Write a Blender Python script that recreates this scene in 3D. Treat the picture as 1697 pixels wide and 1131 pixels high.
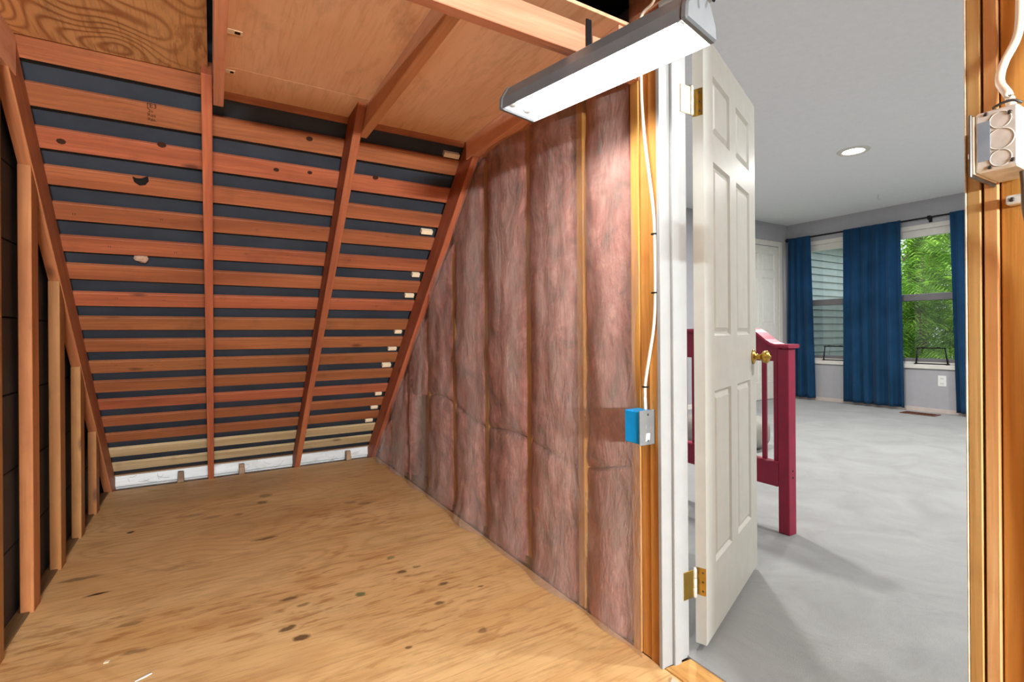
import bpy, bmesh, math, random
from mathutils import Matrix, Vector, noise as mnoise

for o in list(bpy.data.objects):
    bpy.data.objects.remove(o)
S = bpy.context.scene
COL = S.collection
R = math.radians
random.seed(7)

# ------------------------------------------------------------------ camera
cam_d = bpy.data.cameras.new('camera')
cam = bpy.data.objects.new('camera', cam_d)
COL.objects.link(cam)
cam_d.sensor_width = 36.0
cam_d.lens = 36.0 * 831.0 / 1697.0
cam_d.shift_y = -12.5 / 1697.0
cam_d.clip_start = 0.02
cam.matrix_world = (Matrix.Translation((0, 0, 1.05)) @ Matrix.Rotation(R(-30.9), 4, 'Z')
                    @ Matrix.Rotation(R(90), 4, 'X') @ Matrix.Rotation(R(-0.4), 4, 'Z'))
S.camera = cam

# ------------------------------------------------------------------ world, exposure
w = bpy.data.worlds.new('overcast_sky')
S.world = w
w.use_nodes = True
wn = w.node_tree
bgn = wn.nodes['Background']
bgn.inputs[0].default_value = (0.86, 0.93, 1.0, 1)
bgn.inputs[1].default_value = 3.4
S.view_settings.view_transform = 'Standard'
S.view_settings.look = 'None'
S.view_settings.gamma = 1.0
S.view_settings.use_curve_mapping = False
S.view_settings.exposure = 0.2

LAMP_TUBE = 46.0     # fluorescent tube radiance
CAN_W = 58.0         # each recessed ceiling light, watts
FILL_W = 680.0     # unseen fill light added on the attic end wall, watts

# ------------------------------------------------------------------ node helpers
def lin(c):
    return tuple(((v / 255.0) / 12.92 if v / 255.0 <= 0.04045 else ((v / 255.0 + 0.055) / 1.055) ** 2.4) for v in c) + (1.0,)

class NT:
    def __init__(s, name):
        s.m = bpy.data.materials.new(name)
        s.m.use_nodes = True
        s.t = s.m.node_tree
        s.b = s.t.nodes['Principled BSDF']
        s.out = s.t.nodes['Material Output']
    def n(s, typ, **kw):
        nd = s.t.nodes.new(typ)
        for k, v in kw.items():
            setattr(nd, k, v)
        return nd
    def l(s, a, b):
        s.t.links.new(a, b)
    def val(s, sock, v):
        if hasattr(v, 'is_linked') or isinstance(v, bpy.types.NodeSocket):
            s.l(v, sock)
        else:
            sock.default_value = v
    def math(s, op, a, b=0.0, clamp=False):
        nd = s.n('ShaderNodeMath', operation=op, use_clamp=clamp)
        s.val(nd.inputs[0], a)
        s.val(nd.inputs[1], b)
        return nd.outputs[0]
    def mix(s, f, a, b, mode='MIX'):
        nd = s.n('ShaderNodeMix', data_type='RGBA', blend_type=mode)
        s.val(nd.inputs[0], f)
        s.val(nd.inputs[6], a)
        s.val(nd.inputs[7], b)
        return nd.outputs[2]
    def noise(s, vec, scale, detail=4.0, rough=0.55, dist=0.0):
        nd = s.n('ShaderNodeTexNoise')
        s.l(vec, nd.inputs['Vector'])
        nd.inputs['Scale'].default_value = scale
        nd.inputs['Detail'].default_value = detail
        nd.inputs['Roughness'].default_value = rough
        nd.inputs['Distortion'].default_value = dist
        return nd.outputs[0]
    def ramp(s, f, stops):
        nd = s.n('ShaderNodeValToRGB')
        cr = nd.color_ramp
        while len(cr.elements) < len(stops):
            cr.elements.new(0.5)
        for e, (p, c) in zip(cr.elements, stops):
            e.position = p
            e.color = c
        s.l(f, nd.inputs[0])
        return nd.outputs[0]
    def mapping(s, vec, scale, loc=(0, 0, 0), rot=(0, 0, 0)):
        nd = s.n('ShaderNodeMapping')
        s.l(vec, nd.inputs[0])
        nd.inputs['Scale'].default_value = scale
        nd.inputs['Location'].default_value = loc
        nd.inputs['Rotation'].default_value = rot
        return nd.outputs[0]
    def bump(s, h, strength, dist):
        nd = s.n('ShaderNodeBump')
        nd.inputs['Strength'].default_value = strength
        nd.inputs['Distance'].default_value = dist
        s.l(h, nd.inputs['Height'])
        s.l(nd.outputs[0], s.b.inputs['Normal'])

MAT = {}

def plain(name, rgb, rough=0.6, metal=0.0, spec=0.4, var=0.06, scale=14.0, bump=0.0, coat=0.0):
    t = NT(name)
    tc = t.n('ShaderNodeTexCoord').outputs['Object']
    f = t.noise(tc, scale, 4)
    a = lin(rgb)
    dk = tuple(v * (1 - var * 2) for v in a[:3]) + (1,)
    lt = tuple(min(1, v * (1 + var)) for v in a[:3]) + (1,)
    t.l(t.ramp(f, [(0.3, dk), (0.7, lt)]), t.b.inputs['Base Color'])
    t.b.inputs['Roughness'].default_value = rough
    t.b.inputs['Metallic'].default_value = metal
    t.b.inputs['Specular IOR Level'].default_value = spec
    t.b.inputs['Coat Weight'].default_value = coat
    if bump:
        t.bump(t.noise(tc, scale * 12, 5), bump, 0.002)
    MAT[name] = t.m
    return t.m

def wood(name, light, dark, axis='X', rough=0.62, fine=1.0, hue=None, knots=0.5, stain=None):
    """board lumber: grain along a local axis, every board shifted by its own random number"""
    t = NT(name)
    tc = t.n('ShaderNodeTexCoord').outputs['Object']
    oi = t.n('ShaderNodeObjectInfo')
    comb = t.n('ShaderNodeCombineXYZ')
    for k, mlt in enumerate((37.0, 71.0, 53.0)):
        t.l(t.math('MULTIPLY', oi.outputs['Random'], mlt), comb.inputs[k])
    add = t.n('ShaderNodeVectorMath', operation='ADD')
    t.l(tc, add.inputs[0])
    t.l(comb.outputs[0], add.inputs[1])
    v = add.outputs[0]
    i = 'XYZ'.index(axis)
    def sc(al, ac):
        r = [ac, ac, ac]
        r[i] = al
        return tuple(r)
    broad = t.noise(t.mapping(v, sc(0.9, 9.0)), 1.0, 3, 0.5, 0.6)
    rings = t.n('ShaderNodeTexWave', wave_type='BANDS', bands_direction='Y' if axis != 'Y' else 'X')
    t.l(t.mapping(v, sc(0.35, 1.0)), rings.inputs['Vector'])
    rings.inputs['Scale'].default_value = 14.0
    rings.inputs['Distortion'].default_value = 7.0
    rings.inputs['Detail'].default_value = 2.0
    rings.inputs['Detail Scale'].default_value = 0.8
    fn = t.noise(t.mapping(v, sc(3.0, 120.0)), 1.0, 3, 0.6)
    cl, cd = lin(light), lin(dark)
    c = t.mix(t.math('MULTIPLY', broad, 1.0), cl, cd)
    c = t.ramp(broad, [(0.32, cd), (0.62, cl)])
    c = t.mix(t.math('MULTIPLY', t.math('POWER', rings.outputs['Fac'], 2.5), 0.35), c, cd)
    mid = tuple(0.72 * x for x in cd[:3]) + (1,)
    c = t.mix(t.math('MULTIPLY', t.ramp(fn, [(0.45, (0, 0, 0, 1)), (0.75, (1, 1, 1, 1))]), 0.4 * fine), c, mid)
    # knots with a shape of their own
    vo = t.n('ShaderNodeTexVoronoi')
    t.l(t.mapping(v, sc(2.6, 6.5)), vo.inputs['Vector'])
    vo.inputs['Scale'].default_value = 1.0
    k = t.ramp(vo.outputs['Distance'], [(0.05, (1, 1, 1, 1)), (0.13, (0, 0, 0, 1))])
    c = t.mix(t.math('MULTIPLY', k, knots), c, lin((58, 30, 18)))
    # handling grime
    g = t.noise(v, 5.0, 5, 0.65)
    c = t.mix(t.math('MULTIPLY', t.ramp(g, [(0.56, (0, 0, 0, 1)), (0.78, (1, 1, 1, 1))]), 0.45), c, lin(stain or (84, 46, 26)))
    hs = t.n('ShaderNodeHueSaturation')
    t.l(c, hs.inputs['Color'])
    t.l(t.math('ADD', t.math('MULTIPLY', oi.outputs['Random'], 0.34), 0.83), hs.inputs['Value'])
    t.l(t.math('ADD', t.math('MULTIPLY', oi.outputs['Random'], -0.018), 0.509), hs.inputs['Hue'])
    t.l(hs.outputs[0], t.b.inputs['Base Color'])
    t.b.inputs['Roughness'].default_value = rough
    t.b.inputs['Specular IOR Level'].default_value = 0.3
    t.bump(t.math('ADD', fn, t.math('MULTIPLY', k, -0.6)), 0.35, 0.0015)
    MAT[name] = t.m
    return t.m

def plywood(name, light, dark, latewood, axis='X', cath=1.0, knots=(), spots=(), rough=0.55, lwmix=0.75, streak=0.5):
    """rotary-cut veneer with cathedral grain; knots: (x, y, rx, ry, strength) in world/object metres"""
    t = NT(name)
    tc = t.n('ShaderNodeTexCoord').outputs['Object']
    i = 'XYZ'.index(axis)
    def sc(al, ac):
        r = [ac, ac, ac]
        r[i] = al
        return tuple(r)
    warp = t.noise(t.mapping(tc, sc(0.7, 1.5)), 1.0, 2, 0.5, 0.3)
    bands = t.math('SINE', t.math('MULTIPLY', warp, 150.0 * cath))
    bands = t.math('ADD', t.math('MULTIPLY', bands, 0.5), 0.5)
    broad = t.noise(t.mapping(tc, sc(1.0, 3.0)), 1.3, 5, 0.6)
    fine = t.noise(t.mapping(tc, sc(5.0, 90.0)), 1.0, 4, 0.65)
    c = t.ramp(broad, [(0.3, lin(dark)), (0.65, lin(light))])
    msk = t.ramp(t.noise(t.mapping(tc, sc(0.5, 1.0)), 1.1, 2), [(0.36, (0.15, 0.15, 0.15, 1)), (0.56, (1, 1, 1, 1))])
    lw = t.math('MULTIPLY', t.math('POWER', bands, 3.0), msk)
    c = t.mix(t.math('MULTIPLY', lw, lwmix), c, lin(latewood))
    c = t.mix(t.math('MULTIPLY', t.ramp(fine, [(0.5, (0, 0, 0, 1)), (0.72, (1, 1, 1, 1))]), streak), c, lin(latewood))
    dash = t.noise(t.mapping(tc, sc(7.0, 34.0), (1.7, 4.2, 0)), 1.0, 3, 0.6, 0.4)
    dm = t.ramp(t.noise(t.mapping(tc, sc(0.9, 1.6), (5, 2, 0)), 1.0, 2), [(0.45, (0, 0, 0, 1)), (0.62, (1, 1, 1, 1))])
    c = t.mix(t.math('MULTIPLY', t.math('MULTIPLY', t.ramp(dash, [(0.52, (0, 0, 0, 1)), (0.64, (1, 1, 1, 1))]), dm), streak * 1.2), c, lin(latewood))
    stain = t.noise(t.mapping(tc, sc(1.2, 2.5)), 2.3, 6, 0.7)
    c = t.mix(t.math('MULTIPLY', t.ramp(stain, [(0.55, (0, 0, 0, 1)), (0.75, (1, 1, 1, 1))]), 0.4), c, lin((120, 84, 48)))
    pale = t.noise(t.mapping(tc, sc(6.0, 22.0), (3, 1, 0)), 1.0, 4, 0.6)
    c = t.mix(t.math('MULTIPLY', t.ramp(pale, [(0.62, (0, 0, 0, 1)), (0.74, (1, 1, 1, 1))]), 0.35), c, lin((214, 182, 136)))
    sep = t.n('ShaderNodeSeparateXYZ')
    wob = t.n('ShaderNodeTexNoise')
    t.l(tc, wob.inputs['Vector'])
    wob.inputs['Scale'].default_value = 22.0
    wv = t.n('ShaderNodeVectorMath', operation='MULTIPLY_ADD')
    t.l(wob.outputs['Color'], wv.inputs[0])
    wv.inputs[1].default_value = (0.03, 0.03, 0)
    t.l(tc, wv.inputs[2])
    t.l(wv.outputs[0], sep.inputs[0])
    for kx, ky, rx, ry, st, col in [k + ((74, 46, 24),) for k in knots] + list(spots):
        dx = t.math('DIVIDE', t.math('SUBTRACT', sep.outputs[0], kx + 0.015), rx)
        dy = t.math('DIVIDE', t.math('SUBTRACT', sep.outputs[1], ky + 0.015), ry)
        d = t.math('SQRT', t.math('ADD', t.math('MULTIPLY', dx, dx), t.math('MULTIPLY', dy, dy)))
        m = t.math('MULTIPLY', t.ramp(d, [(0.55, (1, 1, 1, 1)), (1.0, (0, 0, 0, 1))]), st)
        c = t.mix(m, c, lin(col))
    t.l(c, t.b.inputs['Base Color'])
    t.b.inputs['Roughness'].default_value = rough
    t.b.inputs['Specular IOR Level'].default_value = 0.3
    t.bump(t.math('ADD', fine, t.math('MULTIPLY', lw, 0.5)), 0.3, 0.0015)
    MAT[name] = t.m
    return t.m

# ------------------------------------------------------------------ geometry helpers
def put(name, me, mat=None, parent=None, mw=None):
    o = bpy.data.objects.new(name, me)
    COL.objects.link(o)
    if mat is not None and not me.materials:
        me.materials.append(MAT[mat] if isinstance(mat, str) else mat)
    if mw is not None:
        o.matrix_world = mw
    if parent is not None:
        o.parent = parent
        o.matrix_parent_inverse = parent.matrix_basis.inverted()
    return o

def tag(o, label, cat, group=None, kind=None):
    o['label'] = label
    o['category'] = cat
    if group:
        o['group'] = group
    if kind:
        o['kind'] = kind
    return o

def empty(name, loc=(0, 0, 0), rz=0.0):
    o = bpy.data.objects.new(name, None)
    COL.objects.link(o)
    o.empty_display_size = 0.1
    o.matrix_world = Matrix.Translation(loc) @ Matrix.Rotation(rz, 4, 'Z')
    return o

def bm_box(bm, sx, sy, sz, c=(0, 0, 0), bevel=0.0):
    r = bmesh.ops.create_cube(bm, size=1.0)
    vs = r['verts']
    for v in vs:
        v.co = Vector((v.co.x * sx + c[0], v.co.y * sy + c[1], v.co.z * sz + c[2]))
    if bevel:
        es = list({e for v in vs for e in v.link_edges})
        bmesh.ops.bevel(bm, geom=es, offset=bevel, segments=1, affect='EDGES')

def to_me(bm, name, smooth=False):
    me = bpy.data.meshes.new(name)
    bmesh.ops.recalc_face_normals(bm, faces=bm.faces)
    bm.to_mesh(me)
    bm.free()
    if smooth:
        for p in me.polygons:
            p.use_smooth = True
    return me

def box(name, xr, yr, zr, mat, parent=None, bevel=0.0, rot=None):
    """axis-aligned block given by its ranges; origin at its middle"""
    bm = bmesh.new()
    bm_box(bm, xr[1] - xr[0], yr[1] - yr[0], zr[1] - zr[0], bevel=bevel)
    c = ((xr[0] + xr[1]) / 2, (yr[0] + yr[1]) / 2, (zr[0] + zr[1]) / 2)
    mw = Matrix.Translation(c)
    if rot:
        mw = mw @ rot
    return put(name, to_me(bm, name), mat, parent, mw)

def boxes(name, lst, mat, parent=None, bevel=0.0):
    """several blocks forming ONE part"""
    bm = bmesh.new()
    for xr, yr, zr in lst:
        bm_box(bm, xr[1] - xr[0], yr[1] - yr[0], zr[1] - zr[0],
               ((xr[0] + xr[1]) / 2, (yr[0] + yr[1]) / 2, (zr[0] + zr[1]) / 2), bevel)
    return put(name, to_me(bm, name), mat, parent)

def frame_mw(o, ex, ey, ez):
    m = Matrix.Identity(4)
    for k, e in enumerate((ex, ey, ez)):
        m[0][k], m[1][k], m[2][k] = e
    m.translation = o
    return m

def tube(name, pts, r, mat, parent=None, seg=10, flat=1.0, closed=False):
    """round (or flattened) tube along a smoothed polyline"""
    pts = [Vector(p) for p in pts]
    sm = []
    n = len(pts)
    if n > 2:
        for i in range(n - 1):
            p0, p1, p2, p3 = pts[max(i - 1, 0)], pts[i], pts[i + 1], pts[min(i + 2, n - 1)]
            for k in range(6):
                u = k / 6.0
                sm.append(0.5 * ((2 * p1) + (p2 - p0) * u + (2 * p0 - 5 * p1 + 4 * p2 - p3) * u * u + (3 * p1 - p0 - 3 * p2 + p3) * u ** 3))
        sm.append(pts[-1])
    else:
        sm = pts
    bm = bmesh.new()
    rings = []
    up = Vector((0.13, 0.21, 0.97)).normalized()
    for i, p in enumerate(sm):
        d = (sm[min(i + 1, len(sm) - 1)] - sm[max(i - 1, 0)]).normalized()
        a = d.cross(up)
        if a.length < 0.2:
            a = d.cross(Vector((1, 0.1, 0)))
        a.normalize()
        b = d.cross(a).normalized()
        rings.append([bm.verts.new(p + a * (r * math.cos(2 * math.pi * k / seg)) + b * (r * flat * math.sin(2 * math.pi * k / seg))) for k in range(seg)])
    for i in range(len(rings) - 1):
        for k in range(seg):
            bm.faces.new((rings[i][k], rings[i][(k + 1) % seg], rings[i + 1][(k + 1) % seg], rings[i + 1][k]))
    bm.faces.new(rings[0][::-1])
    bm.faces.new(rings[-1])
    return put(name, to_me(bm, name, True), mat, parent)

def lathe_me(name, prof, seg=24):
    """profile of (radius, height) about local Z"""
    bm = bmesh.new()
    rings = []
    for r, h in prof:
        if r < 1e-6:
            rings.append([bm.verts.new((0, 0, h))])
        else:
            rings.append([bm.verts.new((r * math.cos(2 * math.pi * k / seg), r * math.sin(2 * math.pi * k / seg), h)) for k in range(seg)])
    for a, b in zip(rings[:-1], rings[1:]):
        for k in range(seg):
            k2 = (k + 1) % seg
            if len(a) == 1 and len(b) == 1:
                continue
            if len(a) == 1:
                bm.faces.new((a[0], b[k], b[k2]))
            elif len(b) == 1:
                bm.faces.new((a[k], a[k2], b[0]))
            else:
                bm.faces.new((a[k], a[k2], b[k2], b[k]))
    return to_me(bm, name, True)

def prism(name, poly, thick, mat, parent=None, mw=None, bevel=0.0):
    """polygon in local XY extruded along local +Z"""
    bm = bmesh.new()
    vs = [bm.verts.new((x, y, 0)) for x, y in poly]
    f = bm.faces.new(vs)
    ret = bmesh.ops.extrude_face_region(bm, geom=[f])
    for g in ret['geom']:
        if isinstance(g, bmesh.types.BMVert):
            g.co.z += thick
    if bevel:
        bmesh.ops.bevel(bm, geom=list(bm.edges), offset=bevel, segments=1, affect='EDGES')
    return put(name, to_me(bm, name), mat, parent, mw or Matrix.Identity(4))

def quad(bm, a, b, c, d):
    bm.faces.new([bm.verts.new(p) for p in (a, b, c, d)])

# ------------------------------------------------------------------ materials
wood('purlin_wood', (156, 88, 52), (126, 66, 37), 'X', knots=0.75)
wood('rafter_wood', (164, 94, 54), (132, 70, 40), 'X', knots=0.6)
wood('gable_wood', (172, 108, 64), (140, 80, 46), 'X', knots=0.6)
wood('stud_wood_orange', (172, 112, 60), (144, 86, 42), 'Y', knots=0.65, stain=(120, 66, 34))
wood('post_wood', (206, 152, 76), (178, 120, 48), 'Z', knots=0.6, stain=(140, 84, 36))
wood('stud_wood_pale', (206, 166, 112), (186, 134, 76), 'Z', knots=0.3, stain=(150, 94, 44))
wood('joist_wood', (226, 168, 130), (206, 144, 106), 'Y', knots=0.4)
wood('beam_wood', (214, 150, 116), (186, 118, 86), 'X', knots=0.4)
wood('pale_wood', (190, 160, 118), (160, 128, 88), 'X', knots=0.6)
wood('grey_wood', (150, 116, 84), (104, 76, 54), 'X', knots=0.5)
wood('plate_wood', (142, 112, 78), (98, 74, 50), 'Y', knots=0.2)
wood('whitewashed', (206, 202, 196), (170, 164, 156), 'X', knots=0.3, stain=(112, 104, 98), fine=0.6)
FK = [(-0.405, 2.623, 0.05, 0.012, 1.0), (-0.38, 3.351, 0.024, 0.02, 1.0), (0.227, 1.955, 0.03, 0.022, .8), (0.261, 1.871, 0.032, 0.022, .85),
      (0.255, 2.172, 0.04, 0.016, .7), (0.299, 2.093, 0.03, 0.014, .6), (0.712, 2.157, 0.028, 0.02, .75), (0.785, 2.165, 0.024, 0.014, .6),
      (0.829, 1.959, 0.028, 0.018, .75), (0.759, 1.825, 0.024, 0.016, .7), (0.231, 2.878, 0.07, 0.022, .7), (0.127, 3.35, 0.03, 0.03, .4),
      (-0.263, 2.287, 0.05, 0.018, .5), (0.266, 3.51, 0.04, 0.03, .6), (0.735, 3.216, 0.05, 0.025, .5), (-0.495, 2.826, 0.09, 0.022, .55),
      (0.815, 1.577, 0.02, 0.014, .6), (-0.223, 2.076, 0.05, 0.016, .5), (-0.1, 3.469, 0.06, 0.03, .35), (-0.01, 3.378, 0.07, 0.03, .35),
      (0.294, 3.645, 0.05, 0.04, .55), (0.81, 3.143, 0.05, 0.025, .5), (0.56, 1.62, 0.014, 0.01, .8), (0.95, 1.86, 0.014, 0.01, .7)]
FK = [(a + 0, b + 0, c, d, e) for a, b, c, d, e in FK]
GS = [(0.509, 2.059, 0.022, 0.02, .75, (52, 92, 50)), (0.715, 2.316, 0.022, 0.018, .65, (52, 100, 50)), (0.05, 3.98, 0.7, 0.32, .35, (140, 100, 62)),
      (0.3, 3.2, 0.6, 0.2, .25, (150, 96, 54))]
plywood('floor_ply', (224, 186, 130), (206, 160, 102), (164, 110, 56), 'X', 1.0, FK, GS, 0.5, lwmix=0.30, streak=0.6)
plywood('ceiling_ply', (236, 186, 144), (226, 170, 126), (206, 146, 100), 'Y', 0.05, rough=0.7)
plywood('grain_ply', (232, 182, 126), (222, 164, 106), (150, 84, 42), 'Y', 2.4, rough=0.65)
plywood('threshold_ply', (214, 172, 104), (190, 134, 66), (140, 88, 40), 'Y', 0.6)
plain('felt', (40, 42, 48), 0.75, var=0.15, scale=5, bump=0.3)
plain('black_board', (44, 40, 38), 0.7, var=0.25, scale=4, bump=0.3)
plain('door_paint', (192, 189, 178), 0.42, var=0.03)
plain('white_paint', (226, 222, 212), 0.42, var=0.03)
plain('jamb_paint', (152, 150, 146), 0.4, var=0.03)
plain('chipped_edge', (206, 188, 160), 0.6, var=0.2, scale=30)
plain('brass', (196, 158, 74), 0.28, 1.0, var=0.08)
plain('grey_wall', (176, 175, 178), 0.8, var=0.02, bump=0.15)
plain('ceiling_paint', (244, 245, 245), 0.85, var=0.015, bump=0.25, scale=30)
plain('crimson', (150, 20, 56), 0.45, var=0.08, spec=0.5)
plain('black_metal', (24, 24, 26), 0.45, 0.3, var=0.1)
plain('galvanised', (214, 210, 200), 0.5, 0.15, var=0.1, scale=40)
plain('dark_steel', (88, 86, 82), 0.35, 0.8, var=0.15, scale=30)
plain('grey_plate', (128, 128, 126), 0.4, 0.35, var=0.06)
plain('blue_plastic', (8, 156, 226), 0.4, var=0.05)
plain('cable_white', (236, 220, 196), 0.45, var=0.05)
plain('cable_grey', (112, 104, 98), 0.5, var=0.1)
plain('hood_grey', (104, 107, 108), 0.4, 0.2, var=0.06)
plain('reflector', (242, 242, 240), 0.3, var=0.01)
plain('socket_grey', (190, 192, 190), 0.4, var=0.05)
plain('foam', (226, 196, 160), 0.8, var=0.05)
plain('sticker', (236, 214, 178), 0.6, var=0.03)
plain('ink', (58, 34, 22), 0.9, var=0.1, spec=0.05)
plain('label_blue', (138, 152, 164), 0.45, var=0.08)
plain('outlet_white', (236, 236, 232), 0.35, var=0.01)
plain('vent_brown', (112, 66, 44), 0.5, 0.3, var=0.1)
plain('vinyl_grey', (120, 116, 118), 0.45, var=0.05)
plain('base_pink', (206, 192, 182), 0.55, var=0.04)
plain('cushion_grey', (138, 135, 128), 0.9, var=0.08, bump=0.4)
plain('siding_paint', (120, 129, 125), 0.7, var=0.06, scale=6)
plain('soffit_paint', (212, 212, 206), 0.7, var=0.03)
plain('bark', (92, 70, 54), 0.9, var=0.3, scale=20, bump=0.5)
plain('nest_paper', (176, 136, 110), 0.9, var=0.2, scale=60, bump=0.5)
plain('mud_scrap', (208, 188, 164), 0.85, var=0.18, scale=40, bump=0.4)
plain('web', (196, 196, 200), 0.8, var=0.02)
plain('lawn', (70, 96, 46), 0.95, var=0.3, scale=3)

def mk_carpet():
    t = NT('carpet')
    tc = t.n('ShaderNodeTexCoord').outputs['Object']
    big = t.noise(tc, 2.6, 5, 0.65, 0.8)
    fib = t.noise(tc, 420.0, 3, 0.7)
    c = t.ramp(big, [(0.35, lin((130, 131, 129))), (0.65, lin((150, 151, 149)))])
    c = t.mix(t.math('MULTIPLY', fib, 0.35), c, lin((150, 150, 146)))
    t.l(c, t.b.inputs['Base Color'])
    t.b.inputs['Roughness'].default_value = 0.95
    t.b.inputs['Sheen Weight'].default_value = 0.3
    t.b.inputs['Specular IOR Level'].default_value = 0.1
    t.bump(t.math('ADD', fib, t.math('MULTIPLY', big, 3.0)), 0.6, 0.006)
    MAT['carpet'] = t.m
mk_carpet()

def mk_curtain():
    t = NT('curtain_blue')
    tc = t.n('ShaderNodeTexCoord').outputs['Object']
    c = t.ramp(t.noise(tc, 3.0, 3), [(0.3, lin((28, 74, 112))), (0.7, lin((40, 92, 134)))])
    t.l(c, t.b.inputs['Base Color'])
    t.b.inputs['Roughness'].default_value = 0.75
    t.b.inputs['Sheen Weight'].default_value = 0.15
    t.b.inputs['Specular IOR Level'].default_value = 0.2
    t.bump(t.noise(t.mapping(tc, (900, 900, 900)), 1.0, 2), 0.15, 0.001)
    MAT['curtain_blue'] = t.m
mk_curtain()

def mk_batt():
    t = NT('pink_fibreglass')
    tc = t.n('ShaderNodeTexCoord').outputs['Object']
    a = t.noise(t.mapping(tc, (3.0, 5.0, 3.4)), 1.0, 6, 0.66, 1.8)
    b = t.noise(t.mapping(tc, (9.0, 12.0, 6.0)), 1.0, 5, 0.65, 1.5)
    c = t.ramp(a, [(0.3, lin((104, 72, 66))), (0.5, lin((174, 112, 102))), (0.7, lin((216, 158, 146)))])
    c = t.mix(t.math('MULTIPLY', t.ramp(b, [(0.5, (0, 0, 0, 1)), (0.72, (1, 1, 1, 1))]), 0.6), c, lin((128, 104, 96)))
    d = t.noise(t.mapping(tc, (4.0, 5.0, 3.0), (7, 3, 1)), 1.0, 4, 0.6)
    c = t.mix(t.math('MULTIPLY', t.ramp(d, [(0.58, (0, 0, 0, 1)), (0.7, (1, 1, 1, 1))]), 0.5), c, lin((212, 142, 130)))
    t.l(c, t.b.inputs['Base Color'])
    t.b.inputs['Roughness'].default_value = 0.95
    t.b.inputs['Specular IOR Level'].default_value = 0.05
    t.bump(t.math('ADD', b, t.noise(t.mapping(tc, (60, 60, 40)), 1.0, 4)), 0.6, 0.007)
    MAT['pink_fibreglass'] = t.m
mk_batt()

def mk_sheet():
    t = NT('clear_poly_sheet')
    tc = t.n('ShaderNodeTexCoord').outputs['Object']
    wr = t.noise(t.mapping(tc, (5.0, 9.0, 4.0)), 1.0, 5, 0.6, 2.0)
    wr2 = t.noise(t.mapping(tc, (20.0, 34.0, 14.0)), 1.0, 4, 0.6, 2.5)
    t.b.inputs['Base Color'].default_value = lin((206, 178, 164))
    t.b.inputs['Roughness'].default_value = 0.2
    t.b.inputs['Specular IOR Level'].default_value = 0.7
    t.bump(t.math('ADD', wr, t.math('MULTIPLY', wr2, 0.35)), 0.7, 0.012)
    tr = t.n('ShaderNodeBsdfTransparent')
    tr.inputs[0].default_value = (0.97, 0.95, 0.93, 1)
    mx = t.n('ShaderNodeMixShader')
    cloud = t.noise(t.mapping(tc, (2.0, 4.0, 1.6)), 1.0, 4, 0.6)
    fac = t.math('ADD', t.math('MULTIPLY', t.ramp(cloud, [(0.35, (0, 0, 0, 1)), (0.7, (1, 1, 1, 1))]), 0.26), 0.24)
    t.l(fac, mx.inputs[0])
    t.l(tr.outputs[0], mx.inputs[1])
    t.l(t.b.outputs[0], mx.inputs[2])
    t.l(mx.outputs[0], t.out.inputs[0])
    MAT['clear_poly_sheet'] = t.m
mk_sheet()

def mk_glass(name, tint, gloss):
    t = NT(name)
    tr = t.n('ShaderNodeBsdfTransparent')
    tr.inputs[0].default_value = tint
    gl = t.n('ShaderNodeBsdfGlossy')
    gl.inputs['Roughness'].default_value = 0.02
    mx = t.n('ShaderNodeMixShader')
    mx.inputs[0].default_value = gloss
    t.l(tr.outputs[0], mx.inputs[1])
    t.l(gl.outputs[0], mx.inputs[2])
    t.l(mx.outputs[0], t.out.inputs[0])
    MAT[name] = t.m
mk_glass('pane_glass', (0.95, 0.97, 0.96, 1), 0.05)
mk_glass('screened_glass', (0.62, 0.64, 0.63, 1), 0.05)

def mk_leaf():
    t = NT('cedar_green')
    tc = t.n('ShaderNodeTexCoord').outputs['Object']
    c = t.ramp(t.noise(tc, 2.5, 4), [(0.3, lin((116, 158, 50))), (0.55, lin((176, 212, 84))), (0.75, lin((216, 240, 130)))])
    t.l(c, t.b.inputs['Base Color'])
    t.b.inputs['Roughness'].default_value = 0.6
    tl = t.n('ShaderNodeBsdfTranslucent')
    t.l(c, tl.inputs[0])
    mx = t.n('ShaderNodeMixShader')
    mx.inputs[0].default_value = 0.45
    t.l(t.b.outputs[0], mx.inputs[1])
    t.l(tl.outputs[0], mx.inputs[2])
    t.l(mx.outputs[0], t.out.inputs[0])
    MAT['cedar_green'] = t.m
mk_leaf()

def emit(name, col, st):
    t = NT(name)
    t.b.inputs['Base Color'].default_value = (0.9, 0.9, 0.9, 1)
    t.b.inputs['Emission Color'].default_value = col
    t.b.inputs['Emission Strength'].default_value = st
    MAT[name] = t.m
emit('tube_glow', (0.93, 0.98, 1.0, 1), LAMP_TUBE)
emit('can_glow', (1.0, 0.97, 0.92, 1), 14.0)
emit('fill_glow', (0.93, 0.97, 1.0, 1), 6.0)

# ================================================================== ATTIC SHELL
CI, CO = 4.30, 4.49          # rafters: inner and outer faces lie on y + z = CI and y + z = CO
q = math.sqrt(0.5)
E_DN = Vector((0, q, -q))    # down the slope
E_OUT = Vector((0, q, q))    # out through the roof
E_X = Vector((1, 0, 0))

# --- attic floor
floor = box('floor', (-0.612, 1.205), (-4.8, 4.30), (-0.02, 0.0), None)
floor.data.materials.append(MAT['floor_ply'])
# keep texture coordinates = world coordinates on this slab
for v in floor.data.vertices:
    v.co += Vector(floor.location)
floor.matrix_world = Matrix.Identity(4)
tag(floor, 'worn plywood attic floor with dark knots and scuffs', 'floor', kind='structure')

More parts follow.
